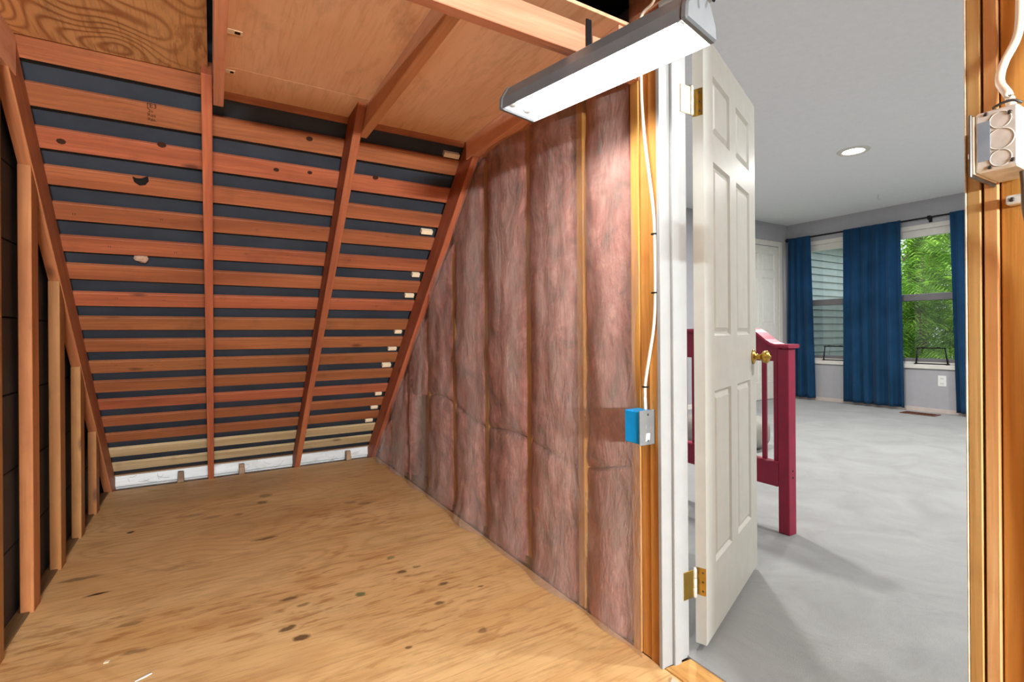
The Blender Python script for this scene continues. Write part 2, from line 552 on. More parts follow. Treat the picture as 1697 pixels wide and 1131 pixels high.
sub = box('leak_slab', (-0.70, 8.0), (-5.0, 4.95), (-0.42, -0.36), 'black_board')  # slab added to stop light leaking in under the walls
tag(sub, 'dark slab added below the plywood floor to stop light leaks', 'floor', kind='structure')
boxes('leak_slab_edge', [((-0.70, -0.664), (-5.0, 4.95), (-0.36, 0.0)), ((1.206, 1.308), (-5.0, 4.95), (-0.36, -0.021))], 'black_board', sub)
# --- roof slope = the sloping back wall
bm = bmesh.new()
CF = CO + 0.045
quad(bm, (-0.66, CF + 0.35, -0.35), (1.306, CF + 0.35, -0.35), (1.306, CF - 4.0, 4.0), (-0.66, CF - 4.0, 4.0))
quad(bm, (-0.66, CF - 4.0, 4.0), (1.306, CF - 4.0, 4.0), (1.306, -4.9, 2.6), (-0.66, -4.9, 2.6))
quad(bm, (-0.66, CF + 0.35, -0.35), (1.306, CF + 0.35, -0.35), (1.306, 4.2, -0.36), (-0.66, 4.2, -0.36))
wall_back = put('wall_back', to_me(bm, 'wall_back'), 'felt')
tag(wall_back, 'steep open roof slope of spaced orange boards over black felt', 'roof', kind='structure')

def rafter(x0, x1, ztop, zbot=-0.12, mat='rafter_wood', depth=(CI, CO)):
    ymid = None
    L = (ztop - zbot) / q
    cm = (depth[0] + depth[1]) / 2
    zc = (ztop + zbot) / 2
    bm = bmesh.new()
    bm_box(bm, L, x1 - x0, (depth[1] - depth[0]) * q, bevel=0.002)
    mw = frame_mw(((x0 + x1) / 2, cm - zc, zc), E_DN, E_X, E_OUT)
    return put('rafter', to_me(bm, 'rafter'), mat, wall_back, mw)
rafter(-0.031, 0.007, 2.1)
rafter(0.557, 0.595, 2.14)
rafter(1.166, 1.204, 2.12, mat='rafter_wood')
rafter(-0.627, -0.585, 2.12, depth=(CI - 0.012, CO), mat='gable_wood')

# --- spaced sheathing boards
PZ = [2.087 - 0.1207 * i for i in range(17)]
purlins = []
for i, z in enumerate(PZ):
    bm = bmesh.new()
    wdt = 0.089 + random.uniform(-0.004, 0.003)
    bm_box(bm, 1.86, wdt, 0.019, bevel=0.0015)
    for v in bm.verts:                           # slightly uneven edges
        v.co.y += 0.003 * math.sin(v.co.x * 9 + i * 2.1)
    c = CO + 0.0135
    mw = frame_mw((0.28, c - z, z), E_X, E_DN, E_X.cross(E_DN)) @ Matrix.Rotation(R(random.uniform(-0.15, 0.15)), 4, 'Z')
    p = put('purlin', to_me(bm, 'purlin'), 'purlin_wood' if i < 15 else 'pale_wood', wall_back, mw)
    purlins.append(p)
# knot hole and dark knots that can be seen on single boards
def on_purlin(x, z, dz=0.0005):
    return frame_mw((x, CO + 0.0135 - 0.0095 * 1.414 - z, z), E_X, -E_DN, -E_OUT) @ Matrix.Translation((0, 0, dz))
def disc(name, pts, mat, parent, mw, th=0.0008):
    return prism(name, pts, th, mat, parent, mw)
disc('knot_hole', [(-0.026, 0.016), (-0.012, 0.01), (0.006, 0.012), (0.03, 0.026), (0.032, 0.002), (0.018, -0.02), (-0.004, -0.026), (-0.022, -0.01)],
     'black_metal', purlins[3], on_purlin(-0.269, 1.74))
for (x, z, i, r_) in ((-0.18, 1.872, 2, 0.013), (0.27, 1.845, 2, 0.01), (0.42, 1.853, 2, 0.009), (-0.515, 1.835, 2, 0.012), (0.74, 1.872, 2, 0.012), (0.4, 1.975, 1, 0.012)):
    disc('knot', [(r_ * 1.3 * math.cos(a * 0.785), r_ * math.sin(a * 0.785)) for a in range(8)], 'ink', purlins[i], on_purlin(x, z))
# stamped lumber mark
for k, (txt, dy, sz) in enumerate((('[E3', 0.020, 0.026), ('.2v', 0.000, 0.018), ('Raa', -0.018, 0.020), ('Raa.', -0.036, 0.018))):
    cu = bpy.data.curves.new('stamp', 'FONT')
    cu.body = txt
    cu.size = sz
    cu.extrude = 0.0002
    o = bpy.data.objects.new('stamp', cu)
    COL.objects.link(o)
    cu.materials.append(MAT['ink'])
    o.matrix_world = on_purlin(-0.222, 1.968, 0.0009) @ Matrix.Translation((0, dy, 0))
    o.parent = purlins[1]
    o.matrix_parent_inverse = purlins[1].matrix_basis.inverted()
# staples along a few boards
for i in (4, 5, 7, 10):
    for k in range(7):
        x = -0.45 + k * 0.22 + random.uniform(-0.08, 0.08)
        bm = bmesh.new()
        bm_box(bm, 0.0015, 0.010, 0.002, (-0.004, 0, 0))
        bm_box(bm, 0.0015, 0.010, 0.002, (0.004, 0, 0))
        put('staple', to_me(bm, 'staple'), 'black_metal', purlins[i], on_purlin(x, PZ[i] + random.uniform(-0.02, 0.02)))
# pale spacer blocks between boards beside the end rafter
for x, z, wd in ((1.118, 2.022, 0.09), (1.112, 1.668, 0.07), (1.125, 1.436, 0.05), (1.125, 1.312, 0.06), (1.125, 1.074, 0.05), (1.12, 0.952, 0.06),
                 (1.115, 0.824, 0.065), (1.12, 0.59, 0.05), (1.12, 0.468, 0.055), (1.11, 0.345, 0.06)):
    bm = bmesh.new()
    bm_box(bm, wd, 0.026, 0.03, bevel=0.001)
    put('spacer_block', to_me(bm, 'spacer_block'), 'foam', wall_back, frame_mw((x, CO + 0.03 - z, z), E_X, E_DN, E_X.cross(E_DN)))
# whitewashed eave boards, blocks and dusty webs behind the floor edge
for z0, z1, yy in ((-0.005, 0.072, 4.43), (-0.12, -0.011, 4.45)):
    box('eave_board', (-0.64, 1.19), (yy, yy + 0.02), (z0, z1), 'whitewashed', wall_back, 0.002)
box('eave_ledge', (-0.64, 1.19), (4.40, 4.47), (0.074, 0.084), 'grey_wood', wall_back, 0.001)
for x in (-0.2, 0.19, 0.985):
    bm = bmesh.new()
    bm_box(bm, 0.05, 0.04, 0.16, bevel=0.004)
    for v in bm.verts:
        if v.co.z > 0:
            v.co.x *= 0.72
    put('eave_block', to_me(bm, 'eave_block'), 'grey_wood', wall_back, Matrix.Translation((x, 4.345, -0.014)) @ Matrix.Rotation(R(-20), 4, 'X'))
# dust webs
bm = bmesh.new()
for k in range(60):
    x = random.uniform(-0.6, 1.12)
    a = Vector((x, 4.424, random.uniform(-0.09, 0.07)))
    b = a + Vector((random.uniform(-0.08, 0.08), -random.uniform(0.0, 0.02), random.uniform(-0.05, 0.03)))
    d = (b - a).normalized().cross(Vector((0, 1, 0))).normalized() * 0.0007
    m_ = (a + b) / 2 + Vector((0, 0, -0.008))
    bm.faces.new([bm.verts.new(p) for p in (a - d, m_ - d, b - d, b + d, m_ + d, a + d)])
webs = put('cobweb', to_me(bm, 'cobweb'), 'cable_grey', wall_back)
webs['kind'] = 'stuff'

# --- left gable wall: dark sheathing boards, flat studs following the rafter
bm = bmesh.new()
quad(bm, (-0.664, -4.9, -0.36), (-0.664, 4.9, -0.36), (-0.664, 0.53, 4.02), (-0.664, -4.9, 2.6))
wall_left = put('wall_left', to_me(bm, 'wall_left'), 'felt')
tag(wall_left, 'dark gable end wall with flat orange studs', 'wall', kind='structure')
z = -0.30
k = 0
while z < 2.3:
    h = 0.285
    y1 = min(4.62 - z, 4.6)
    y2 = min(4.62 - z - h, 4.6)
    prism('sheathing_board', [(-4.78, z), (y1, z), (max(y2, -2.0), z + h - 0.006), (-4.78, z + h - 0.006)], 0.018, 'black_board', wall_left,
          frame_mw((-0.662, 0, 0), (0, 1, 0), (0, 0, 1), (1, 0, 0)), 0.002)
    z += h
    k += 1
for y0 in (2.58, 2.985, 3.392, 3.795):
    y1 = y0 + 0.085
    zt0, zt1 = CI - 0.014 - y0, CI - 0.014 - y1
    prism('stud', [(y0, -0.02), (y1, -0.02), (y1, zt1), (y0, zt0)], 0.040, 'stud_wood_orange', wall_left,
          frame_mw((-0.628, 0, 0), (0, 1, 0), (0, 0, 1), (1, 0, 0)), 0.002)
for y0 in (2.175, 1.77):
    prism('stud', [(y0, -0.02), (y0 + 0.085, -0.02), (y0 + 0.085, 2.1), (y0, 2.1)], 0.040, 'stud_wood_orange', wall_left,
          frame_mw((-0.628, 0, 0), (0, 1, 0), (0, 0, 1), (1, 0, 0)), 0.002)
box('sole_plate', (-0.645, -0.60), (-2.3, 4.28), (-0.03, 0.006), 'plate_wood', wall_left, 0.002)
box('bottom_board', (-0.612, -0.604), (-2.3, 4.28), (-0.02, 0.002), 'black_board', wall_left)
# --- wall behind the viewer
wall_front = box('wall_front', (-0.66, 1.30), (-4.86, -4.80), (-0.2, 2.7), 'grey_wall')
tag(wall_front, 'plain grey end wall of the attic', 'wall', kind='structure')

# --- attic ceiling: plywood panels over joists
ceiling = empty('ceiling')
tag(ceiling, 'plywood attic ceiling panels on wooden joists', 'ceiling', kind='structure')
box('ceiling_panel', (-0.655, -0.008), (-4.8, 2.375), (2.105, 2.117), 'grain_ply', ceiling, 0.001)
box('ceiling_panel', (0.008, 0.60), (1.23, 2.185), (2.072, 2.084), 'ceiling_ply', ceiling, 0.001)
box('ceiling_panel', (0.008, 0.60), (2.1865, 2.415), (2.072, 2.084), 'ceiling_ply', ceiling, 0.001)
box('ceiling_panel', (0.604, 1.20), (1.23, 2.445), (2.072, 2.084), 'ceiling_ply', ceiling, 0.001)
box('ceiling_panel', (0.008, 1.20), (-4.8, 0.98), (2.072, 2.084), 'ceiling_ply', ceiling, 0.001)
box('joist', (0.010, 0.046), (-4.8, 2.36), (1.983, 2.072), 'joist_wood', ceiling, 0.002)
box('joist', (0.597, 0.638), (1.19, 2.40), (1.983, 2.072), 'joist_wood', ceiling, 0.002)
box('joist', (-0.655, -0.5835), (-4.8, 2.40), (1.965, 2.105), 'joist_wood', ceiling, 0.002)
beam = box('crossbeam', (0.046, 0.985), (1.185, 1.223), (1.894, 1.983), 'beam_wood', ceiling, 0.002)
box('crossbeam', (1.005, 1.20), (1.185, 1.223), (1.872, 1.961), 'beam_wood', ceiling, 0.002)
# paper grade stickers on the panel
for x, y, wd, pz in ((0.053, 1.925, 0.042, 2.0715), (0.053, 2.222, 0.030, 2.0715)):
    st = box('grade_sticker', (x - 0.005, x + wd), (y - 0.014, y + 0.014), (pz - 0.001, pz), 'sticker', ceiling)
    box('sticker_print', (x + wd * 0.45, x + wd * 0.85), (y - 0.008, y + 0.008), (pz - 0.0014, pz - 0.001), 'ink', st)

# --- insulated wall on the right
XW = 1.215
bm = bmesh.new()
wall_right = empty('wall_right')
tag(wall_right, 'stud wall of pink insulation behind clear plastic sheeting', 'wall', kind='structure')
# drywall of the bedroom seen from behind closes it
prism('drywall_back', [(1.115, 0.0), (4.95, 0.0), (4.95, 2.73), (1.115, 2.73)], 0.012, 'grey_wall', wall_right, frame_mw((1.306, 0, 0), (0, 1, 0), (0, 0, 1), (1, 0, 0)))
prism('drywall_back', [(0.36, 2.075), (1.115, 2.075), (1.115, 2.73), (0.36, 2.73)], 0.012, 'grey_wall', wall_right, frame_mw((1.306, 0, 0), (0, 1, 0), (0, 0, 1), (1, 0, 0)))
prism('drywall_back', [(-3.0, 0.0), (0.36, 0.0), (0.36, 2.73), (-3.0, 2.73)], 0.012, 'grey_wall', wall_right, frame_mw((1.306, 0, 0), (0, 1, 0), (0, 0, 1), (1, 0, 0)))
# dark felt up to the ridge above the ceiling line
prism('gable_felt', [(-4.8, 2.225), (2.32, 2.225), (0.54, 4.02), (-4.8, 4.02)], 0.008, 'felt', wall_right, frame_mw((1.292, 0, 0), (0, 1, 0), (0, 0, 1), (1, 0, 0)))
# three studs side by side at the door, then the wall studs under the plastic
for y0 in (1.116, 1.156, 1.196):
    box('stud', (1.203 + (0.004 if y0 == 1.156 else 0), 1.30), (y0, y0 + 0.038), (0.0, 1.985), 'post_wood', wall_right, 0.002)
SY = [1.515, 1.905, 2.31, 2.72, 3.13, 3.53, 3.93]
for y0 in SY:
    zt = min(1.975, CI - y0 - 0.05)
    xs_ = 1.212 if y0 == 1.515 else 1.228
    box('stud', (xs_, 1.30), (y0 - 0.019, y0 + 0.019), (0.0, zt), 'post_wood', wall_right, 0.002)
box('top_plate', (1.160, 1.30), (1.236, 2.40), (1.972, 2.070), 'joist_wood', wall_right, 0.002)
box('sole_plate', (1.222, 1.30), (1.116, 4.28), (0.0, 0.038), 'grey_wood', wall_right, 0.002)

def seam_z(y):
    return 0.60 + 0.05 * math.sin(y * 2.3 + 0.6) + 0.025 * math.sin(y * 7.1)
def batt_me(y0, y1, idx, upper):
    ny, nz = 12, 44
    bm = bmesh.new()
    grid = []
    for j in range(ny + 1):
        y = y0 + (y1 - y0) * j / ny
        zt = min(1.985, CI - y + 0.01)
        zs = seam_z(y) if zt > 0.85 else 0.0
        za, zb = (zs + 0.003, zt) if upper else (0.0, zs - 0.003)
        col = []
        for i in range(nz + 1):
            z = za + (zb - za) * i / nz
            e = math.sin(math.pi * j / ny) ** 0.4
            f = 1.0
            if zs > 0:
                f = min(1.0, abs(z - zs) / 0.035) ** 0.5
            n1 = mnoise.noise((y * 4.0 + idx * 5, z * 2.4, 1.3))
            n2 = mnoise.noise((y * 10.0, z * 8.0, 4.1 + idx))
            n3 = mnoise.noise((y * 22.0, z * 16.0, 2.7 + idx))
            x = XW + 0.020 - (0.026 * e + 0.014 * n1 * e) * f - 0.009 * n2 * f - 0.004 * n3
            col.append(bm.verts.new((x, y, z)))
        grid.append(col)
    for j in range(ny):
        for i in range(nz):
            bm.faces.new((grid[j][i], grid[j][i + 1], grid[j + 1][i + 1], grid[j + 1][i]))
    # give the batt its depth
    ext = bmesh.ops.extrude_face_region(bm, geom=list(bm.faces))
    for g in ext['geom']:
        if isinstance(g, bmesh.types.BMVert):
            g.co.x = 1.30
    return to_me(bm, 'batt', True)
edges = [1.236] + SY + [4.26]
for i in range(len(edges) - 1):
    a = edges[i] + (0.0 if i == 0 else 0.014 if i == 1 else 0.002 + 0.004 * (i % 2))
    b = edges[i + 1] - (0.014 if i == 0 else 0.003)
    put('insulation_batt', batt_me(a, b, i, True), 'pink_fibreglass', wall_right)
    if CI - b > 0.86:
        put('insulation_batt', batt_me(a, b, i, False), 'pink_fibreglass', wall_right)

# one big plastic sheet, slack between the studs
def sheet_me():
    ny, nz = 170, 90
    bm = bmesh.new()
    grid = []
    for j in range(ny + 1):
        s = j / ny
        col = []
        for i in range(nz + 1):
            u = i / nz
            yr = 1.236 - 0.066 * (1 - u) ** 1.3 + 0.006 * math.sin(u * 17) - 0.02 * math.exp(-((u - 0.62) / 0.06) ** 2)
            y = yr + (4.255 - yr) * s
            zt = min(1.99, CI - y + 0.03)
            z = 0.004 + (zt - 0.004) * u
            dst = min([abs(y - t) for t in SY] + [abs(y - 1.22)])
            e = min(1.0, dst / 0.16)
            e = e * e * (3 - 2 * e)
            n1 = mnoise.noise((y * 3.0, z * 1.7, 9.0))
            n2 = mnoise.noise((y * 11.0, z * 4.0, 2.0))
            n3 = mnoise.noise((y * 5.0 + z * 1.5, z * 9.0, 5.0))
            x = XW - 0.010 - 0.020 * e - 0.018 * n1 * e - 0.008 * abs(n2) - 0.006 * max(0.0, n3)
            if z < 0.12:                         # foot of the sheet billows onto the floor
                f = 1 - z / 0.12
                x -= f * (0.012 + 0.022 * max(0.0, mnoise.noise((y * 2.6, 0.4, 6.0)) + 0.25))
            if y < 1.24:
                x = min(x, 1.200)
            col.append(bm.verts.new((x, y, z)))
        grid.append(col)
    for j in range(ny):
        for i in range(nz):
            bm.faces.new((grid[j][i], grid[j][i + 1], grid[j + 1][i + 1], grid[j + 1][i]))
    return to_me(bm, 'plastic_sheet', True)
sheet = put('plastic_sheet', sheet_me(), 'clear_poly_sheet', wall_right)

# --- door opening
trim_1 = empty('trim_1')
tag(trim_1, 'white painted door jamb beside the insulated wall', 'door jamb', kind='structure')
box('jamb', (1.196, 1.318), (1.100, 1.1145), (0.0, 2.06), 'jamb_paint', trim_1, 0.0015)
box('door_stop', (1.240, 1.270), (1.088, 1.100), (0.0, 2.048), 'jamb_paint', trim_1, 0.002)
box('head_jamb', (1.196, 1.318), (0.364, 1.100), (2.060, 2.075), 'jamb_paint', trim_1, 0.0015)
box('header', (1.203, 1.300), (0.20, 1.236), (2.080, 2.22), 'beam_wood', trim_1, 0.002)
trim_2 = empty('trim_2')
tag(trim_2, 'chipped wooden latch jamb and studs beside the doorway', 'door jamb', kind='structure')
box('jamb', (1.203, 1.318), (0.3445, 0.3640), (0.0, 2.06), 'stud_wood_pale', trim_2, 0.0015)
box('paint_edge', (1.2010, 1.3185), (0.3642, 0.3668), (0.0, 2.06), 'chipped_edge', trim_2, 0.0008)
box('shim_board', (1.205, 1.300), (0.3215, 0.3410), (0.0, 2.06), 'stud_wood_pale', trim_2, 0.0015)
box('stud', (1.212, 1.300), (0.270, 0.3195), (0.0, 2.06), 'post_wood', trim_2, 0.002)
box('stud', (1.212, 1.300), (0.226, 0.266), (0.0, 2.06), 'post_wood', trim_2, 0.002)
prism('gypsum_back', [(-4.8, 0.0), (0.226, 0.0), (0.226, 2.3), (-4.8, 2.3)], 0.012, 'grey_wall', wall_right, frame_mw((1.286, 0, 0), (0, 1, 0), (0, 0, 1), (1, 0, 0)))

threshold = prism('threshold', [(1.206, -0.6), (1.312, -0.6), (1.308, 0.4), (1.313, 1.086), (1.206, 1.098)], 0.012, None, None, Matrix.Translation((0, 0, -0.008)))
threshold.data.materials.append(MAT['threshold_ply'])
tag(threshold, 'bare plywood strip across the doorway floor', 'threshold', kind='structure')

# ================================================================== BEDROOM SHELL
BX0, BX1, BY0, BY1, BZ = 1.318, 7.86, -3.0, 4.59, 2.73
bm = bmesh.new()
N = 40
fl = box('floor_bedroom', (1.309, BX1 + 0.05), (BY0, BY1 + 0.05), (-0.03, 0.008), 'carpet')
tag(fl, 'pale grey bedroom carpet', 'carpet', kind='structure')
cb = box('ceiling_bedroom', (BX0 - 0.01, BX1 + 0.05), (BY0, BY1 + 0.05), (BZ, BZ + 0.03), 'ceiling_paint')
tag(cb, 'smooth white bedroom ceiling', 'ceiling', kind='structure')
wl = box('wall_bedroom_side', (BX0 - 0.012, BX1 + 0.12), (BY1, BY1 + 0.1), (0, BZ), 'grey_wall')
tag(wl, 'grey bedroom wall with a white closet door', 'wall', kind='structure')
wf = box('wall_bedroom_front', (BX0 - 0.012, BX1 + 0.12), (BY0 - 0.1, BY0), (0, BZ), 'grey_wall')
tag(wf, 'grey bedroom wall facing the closet', 'wall', kind='structure')
# window wall with two openings
W1, W2 = (3.42, 4.42), (2.24, 3.30)
WZ0, WZ1 = 0.615, 2.37
ww = boxes('wall_bedroom_window', [
    ((BX1, BX1 + 0.12), (BY0, W2[0]), (0, BZ)), ((BX1, BX1 + 0.12), (W2[1], W1[0]), (0, BZ)), ((BX1, BX1 + 0.12), (W1[1], BY1), (0, BZ)),
    ((BX1, BX1 + 0.12), W2, (0, WZ0)), ((BX1, BX1 + 0.12), W2, (WZ1, BZ)), ((BX1, BX1 + 0.12), W1, (0, WZ0)), ((BX1, BX1 + 0.12), W1, (WZ1, BZ))], 'grey_wall')
tag(ww, 'grey bedroom wall with two tall windows', 'wall', kind='structure')
bs = box('baseboard_bedroom', (BX1 - 0.014, BX1), (BY0, BY1 - 0.001), (0.006, 0.06), 'base_pink', None, 0.003)
tag(bs, 'low pale baseboard under the bedroom windows', 'baseboard', kind='structure')
bs2 = box('baseboard_closet', (1.40, 6.62), (BY1 - 0.014, BY1), (0.006, 0.07), 'white_paint', None, 0.003)
tag(bs2, 'white baseboard along the closet wall', 'baseboard', kind='structure')

def window(n, yr, label):
    y0, y1 = yr
    o = empty('window_%d' % n, (BX1, (y0 + y1) / 2, WZ0))
    tag(o, label, 'window', kind='structure')
    x0, x1 = BX1 + 0.03, BX1 + 0.10
    fw = 0.035
    zm = 1.485
    boxes('frame', [((x0, x1), (y0, y0 + fw), (WZ0, WZ1)), ((x0, x1), (y1 - fw, y1), (WZ0, WZ1)),
                    ((x0, x1), (y0 + fw, y1 - fw), (WZ0, WZ0 + 0.03)), ((x0, x1), (y0 + fw, y1 - fw), (WZ1 - 0.10, WZ1))], 'white_paint', o, 0.003)
    box('meeting_rail', (x0 + 0.005, x1 - 0.005), (y0 + fw, y1 - fw), (zm - 0.045, zm + 0.045), 'vinyl_grey', o, 0.006)
    box('lower_rail', (x0 + 0.005, x1 - 0.01), (y0 + fw, y1 - fw), (WZ0 + 0.03, WZ0 + 0.075), 'vinyl_grey', o, 0.004)
    box('pane', (x0 + 0.05, x0 + 0.054), (y0 + fw, y1 - fw), (zm + 0.045, WZ1 - 0.10), 'pane_glass', o)
    box('pane', (x0 + 0.03, x0 + 0.034), (y0 + fw, y1 - fw), (WZ0 + 0.075, zm - 0.045), 'screened_glass', o)
    box('sill', (BX1 - 0.03, BX1 + 0.03), (y0 - 0.03, y1 + 0.03), (WZ0 - 0.055, WZ0), 'white_paint', o, 0.004)
    box('head_trim', (BX1 - 0.008, BX1 + 0.03), (y0 - 0.03, y1 + 0.03), (WZ1 - 0.01, WZ1 + 0.05), 'white_paint', o, 0.003)
    return o
window(1, W1, 'single hung window looking onto grey lap siding')
window(2, W2, 'single hung window looking onto a green cedar')

# ================================================================== DOORS
def door_slab(W_, H_, T_, rows, stile=0.105, mid=0.09):
    bm = bmesh.new()
    pw = (W_ - 2 * stile - mid) / 2
    xs = [0, stile, stile + pw, stile + pw + mid, W_ - stile, W_]
    zs = [0] + [v for r_ in rows for v in r_] + [H_]
    panels = []
    for side in (0, 1):
        yv = 0 if side == 0 else T_
        g = [[bm.verts.new((x, yv, z)) for z in zs] for x in xs]
        for i in range(len(xs) - 1):
            for k in range(len(zs) - 1):
                f = bm.faces.new((g[i][k], g[i + 1][k], g[i + 1][k + 1], g[i][k + 1]) if side == 0 else (g[i][k], g[i][k + 1], g[i + 1][k + 1], g[i + 1][k]))
                if i in (1, 3) and k % 2 == 1:
                    panels.append(f)
        if side == 0:
            g0 = g
        else:
            g1 = g
    nx, nz = len(xs), len(zs)
    for k in range(nz - 1):
        bm.faces.new((g0[0][k], g0[0][k + 1], g1[0][k + 1], g1[0][k]))
        bm.faces.new((g0[-1][k], g1[-1][k], g1[-1][k + 1], g0[-1][k + 1]))
    for i in range(nx - 1):
        bm.faces.new((g0[i][0], g1[i][0], g1[i + 1][0], g0[i + 1][0]))
        bm.faces.new((g0[i][-1], g0[i + 1][-1], g1[i + 1][-1], g1[i][-1]))
    bmesh.ops.recalc_face_normals(bm, faces=bm.faces)
    bmesh.ops.inset_individual(bm, faces=panels, thickness=0.014, depth=-0.009)
    bmesh.ops.inset_individual(bm, faces=panels, thickness=0.006, depth=0.0)
    bmesh.ops.inset_individual(bm, faces=panels, thickness=0.020, depth=0.007)
    return to_me(bm, 'slab')

door = empty('door_1', (1.376, 1.078, 0.028), R(21.2))
tag(door, 'open white six panel door with brass hinges and knob', 'door', kind='structure')
DM = door.matrix_basis.copy()
slab = put('slab', door_slab(0.72, 2.01, 0.035, [(0.235, 0.82), (1.01, 1.605), (1.70, 1.90)]), 'door_paint', door, DM)
# knob on the near face: rose, neck, knob
knob = put('knob', lathe_me('knob', [(0, 0), (0.031, 0), (0.032, 0.004), (0.022, 0.009), (0.012, 0.014), (0.011, 0.028), (0.014, 0.034), (0.024, 0.04),
                                      (0.0275, 0.05), (0.026, 0.058), (0.018, 0.064), (0.008, 0.066), (0.007, 0.07), (0, 0.07)]), 'brass', door,
           DM @ Matrix.Translation((0.665, 0.0, 0.915)) @ Matrix.Rotation(R(90), 4, 'X'))
knob2 = put('knob', knob.data, 'brass', door, DM @ Matrix.Translation((0.665, 0.035, 0.915)) @ Matrix.Rotation(R(-90), 4, 'X'))
def hinge(zc):
    # leaf on the hinge edge of the door
    h = 0.089
    bmh = bmesh.new()
    bm_box(bmh, 0.0024, 0.031, h, (-0.0012, 0.0165, 0), 0.0004)
    lf = put('hinge', to_me(bmh, 'hinge'), 'brass', door, DM @ Matrix.Translation((0, 0, zc)))
    for yy, zz in ((0.010, 0.03), (0.010, 0.0), (0.010, -0.03)):
        put('screw', lathe_me('screw', [(0, 0), (0.0035, 0), (0.003, 0.001), (0, 0.0012)], 10), 'dark_steel', lf,
            DM @ Matrix.Translation((-0.0024, yy, zc + zz)) @ Matrix.Rotation(R(-90), 4, 'Y'))
    put('barrel', lathe_me('barrel', [(0, -0.047), (0.004, -0.047), (0.0065, -0.044), (0.0065, -0.0155), (0.0058, -0.015), (0.0065, -0.0145), (0.0065, 0.0145), (0.0058, 0.015),
                                      (0.0065, 0.0155), (0.0065, 0.044), (0.005, 0.047), (0.005, 0.05), (0, 0.051)], 12), 'galvanised', lf,
        Matrix.Translation((1.345, 1.098, zc + 0.028)))
    # leaf on the jamb
    jl = box('jamb_leaf', (1.293, 1.3385), (1.0975, 1.0998), (zc + 0.028 - h / 2, zc + 0.028 + h / 2), 'brass', lf, 0.0004)
    return lf
hinge(0.205)
hinge(1.775)

# closet door in the far wall
d2 = empty('door_2', (6.6, BY1, 0.0))
tag(d2, 'white panelled closet door in the grey far wall', 'door', kind='structure')
put('slab', door_slab(0.93, 2.34, 0.012, [(0.26, 0.95), (1.16, 1.86), (1.97, 2.22)]), 'white_paint', d2, Matrix.Translation((6.66, BY1 - 0.0125, 0.02)))
boxes('casing', [((7.60, 7.685), (BY1 - 0.022, BY1), (0, 2.45)), ((6.57, 6.655), (BY1 - 0.022, BY1), (0, 2.45)), ((6.655, 7.60), (BY1 - 0.022, BY1), (2.37, 2.45))], 'white_paint', d2, 0.004)

# ================================================================== SHOP LIGHT
LA = Vector((0.866, 1.406, 1.765))      # middle of the far rim
LB = Vector((1.000, 0.792, 1.765))      # middle of the near rim
ldir = (LA - LB).normalized()
lside = Vector((ldir.y, -ldir.x, 0))    # towards the wall
LM = frame_mw((LA + LB) / 2, ldir, -lside, (0, 0, 1))
LL = (LA - LB).length
lamp = empty('shop_light')
lamp.matrix_world = LM
tag(lamp, 'two tube fluorescent shop light with grey hood', 'lamp')
prof = [(-0.074, 0.0), (-0.071, 0.034), (-0.046, 0.074), (-0.034, 0.084), (0.034, 0.084), (0.046, 0.074), (0.071, 0.034), (0.074, 0.0)]
inn = [(-0.072, 0.0), (-0.069, 0.033), (-0.045, 0.072), (-0.033, 0.0815), (0.033, 0.0815), (0.045, 0.072), (0.069, 0.033), (0.072, 0.0)]
def strip(name, pr, x0, x1, mat):
    bm = bmesh.new()
    a = [bm.verts.new((x0, y, z)) for y, z in pr]
    b = [bm.verts.new((x1, y, z)) for y, z in pr]
    for i in range(len(pr) - 1):
        bm.faces.new((a[i], a[i + 1], b[i + 1], b[i]))
    return bm
bm = strip('hood', prof, -LL / 2 + 0.01, LL / 2 - 0.01, None)
put('hood', to_me(bm, 'hood'), 'hood_grey', lamp, LM)
bm = strip('reflector', inn, -LL / 2 + 0.008, LL / 2 - 0.008, None)
put('reflector', to_me(bm, 'reflector'), 'reflector', lamp, LM)
for s in (-1, 1):
    e = prism('end_cap', [(y * 1.03, z + (0.002 if z > 0.01 else 0)) for y, z in prof], 0.020, 'hood_grey', lamp,
              LM @ frame_mw((s * (LL / 2 - 0.012) + (0 if s > 0 else -0.020), 0, 0), (0, 1, 0), (0, 0, 1), (1, 0, 0)), 0.005)
    for yy in (-0.033, 0.033):
        put('socket', lathe_me('socket', [(0, 0), (0.019, 0), (0.020, 0.003), (0.020, 0.016), (0.0175, 0.018), (0.0175, 0.026), (0, 0.026)], 18), 'socket_grey', e,
            LM @ Matrix.Translation((s * (LL / 2 - 0.011), yy, 0.036)) @ Matrix.Rotation(R(-90 * s), 4, 'Y'))
for yy in (-0.033, 0.033):
    put('fluorescent_tube', lathe_me('tube', [(0, -LL / 2 + 0.04), (0.015, -LL / 2 + 0.04), (0.0165, -LL / 2 + 0.045), (0.0165, LL / 2 - 0.045), (0.015, LL / 2 - 0.04), (0, LL / 2 - 0.04)], 16),
        'tube_glow', lamp, LM @ Matrix.Translation((0, yy, 0.036)) @ Matrix.Rotation(R(90), 4, 'Y'))
sc = LM @ Matrix.Translation((-0.2, -0.03, 0.0805))
# dark hanger strap from the beam to the hood
box('hanger_strap', (0.975, 0.995), (1.178, 1.1835), (1.845, 2.00), 'black_metal', lamp, 0.001)
cord = tube('lamp_cord', [(1.012, 0.762, 1.825), (1.024, 0.752, 1.85), (1.07, 0.72, 1.92), (1.13, 0.64, 2.02), (1.17, 0.60, 2.09)], 0.0035, 'black_metal', None)
tag(cord, 'dark power cord leaving the near end of the shop light', 'cord')
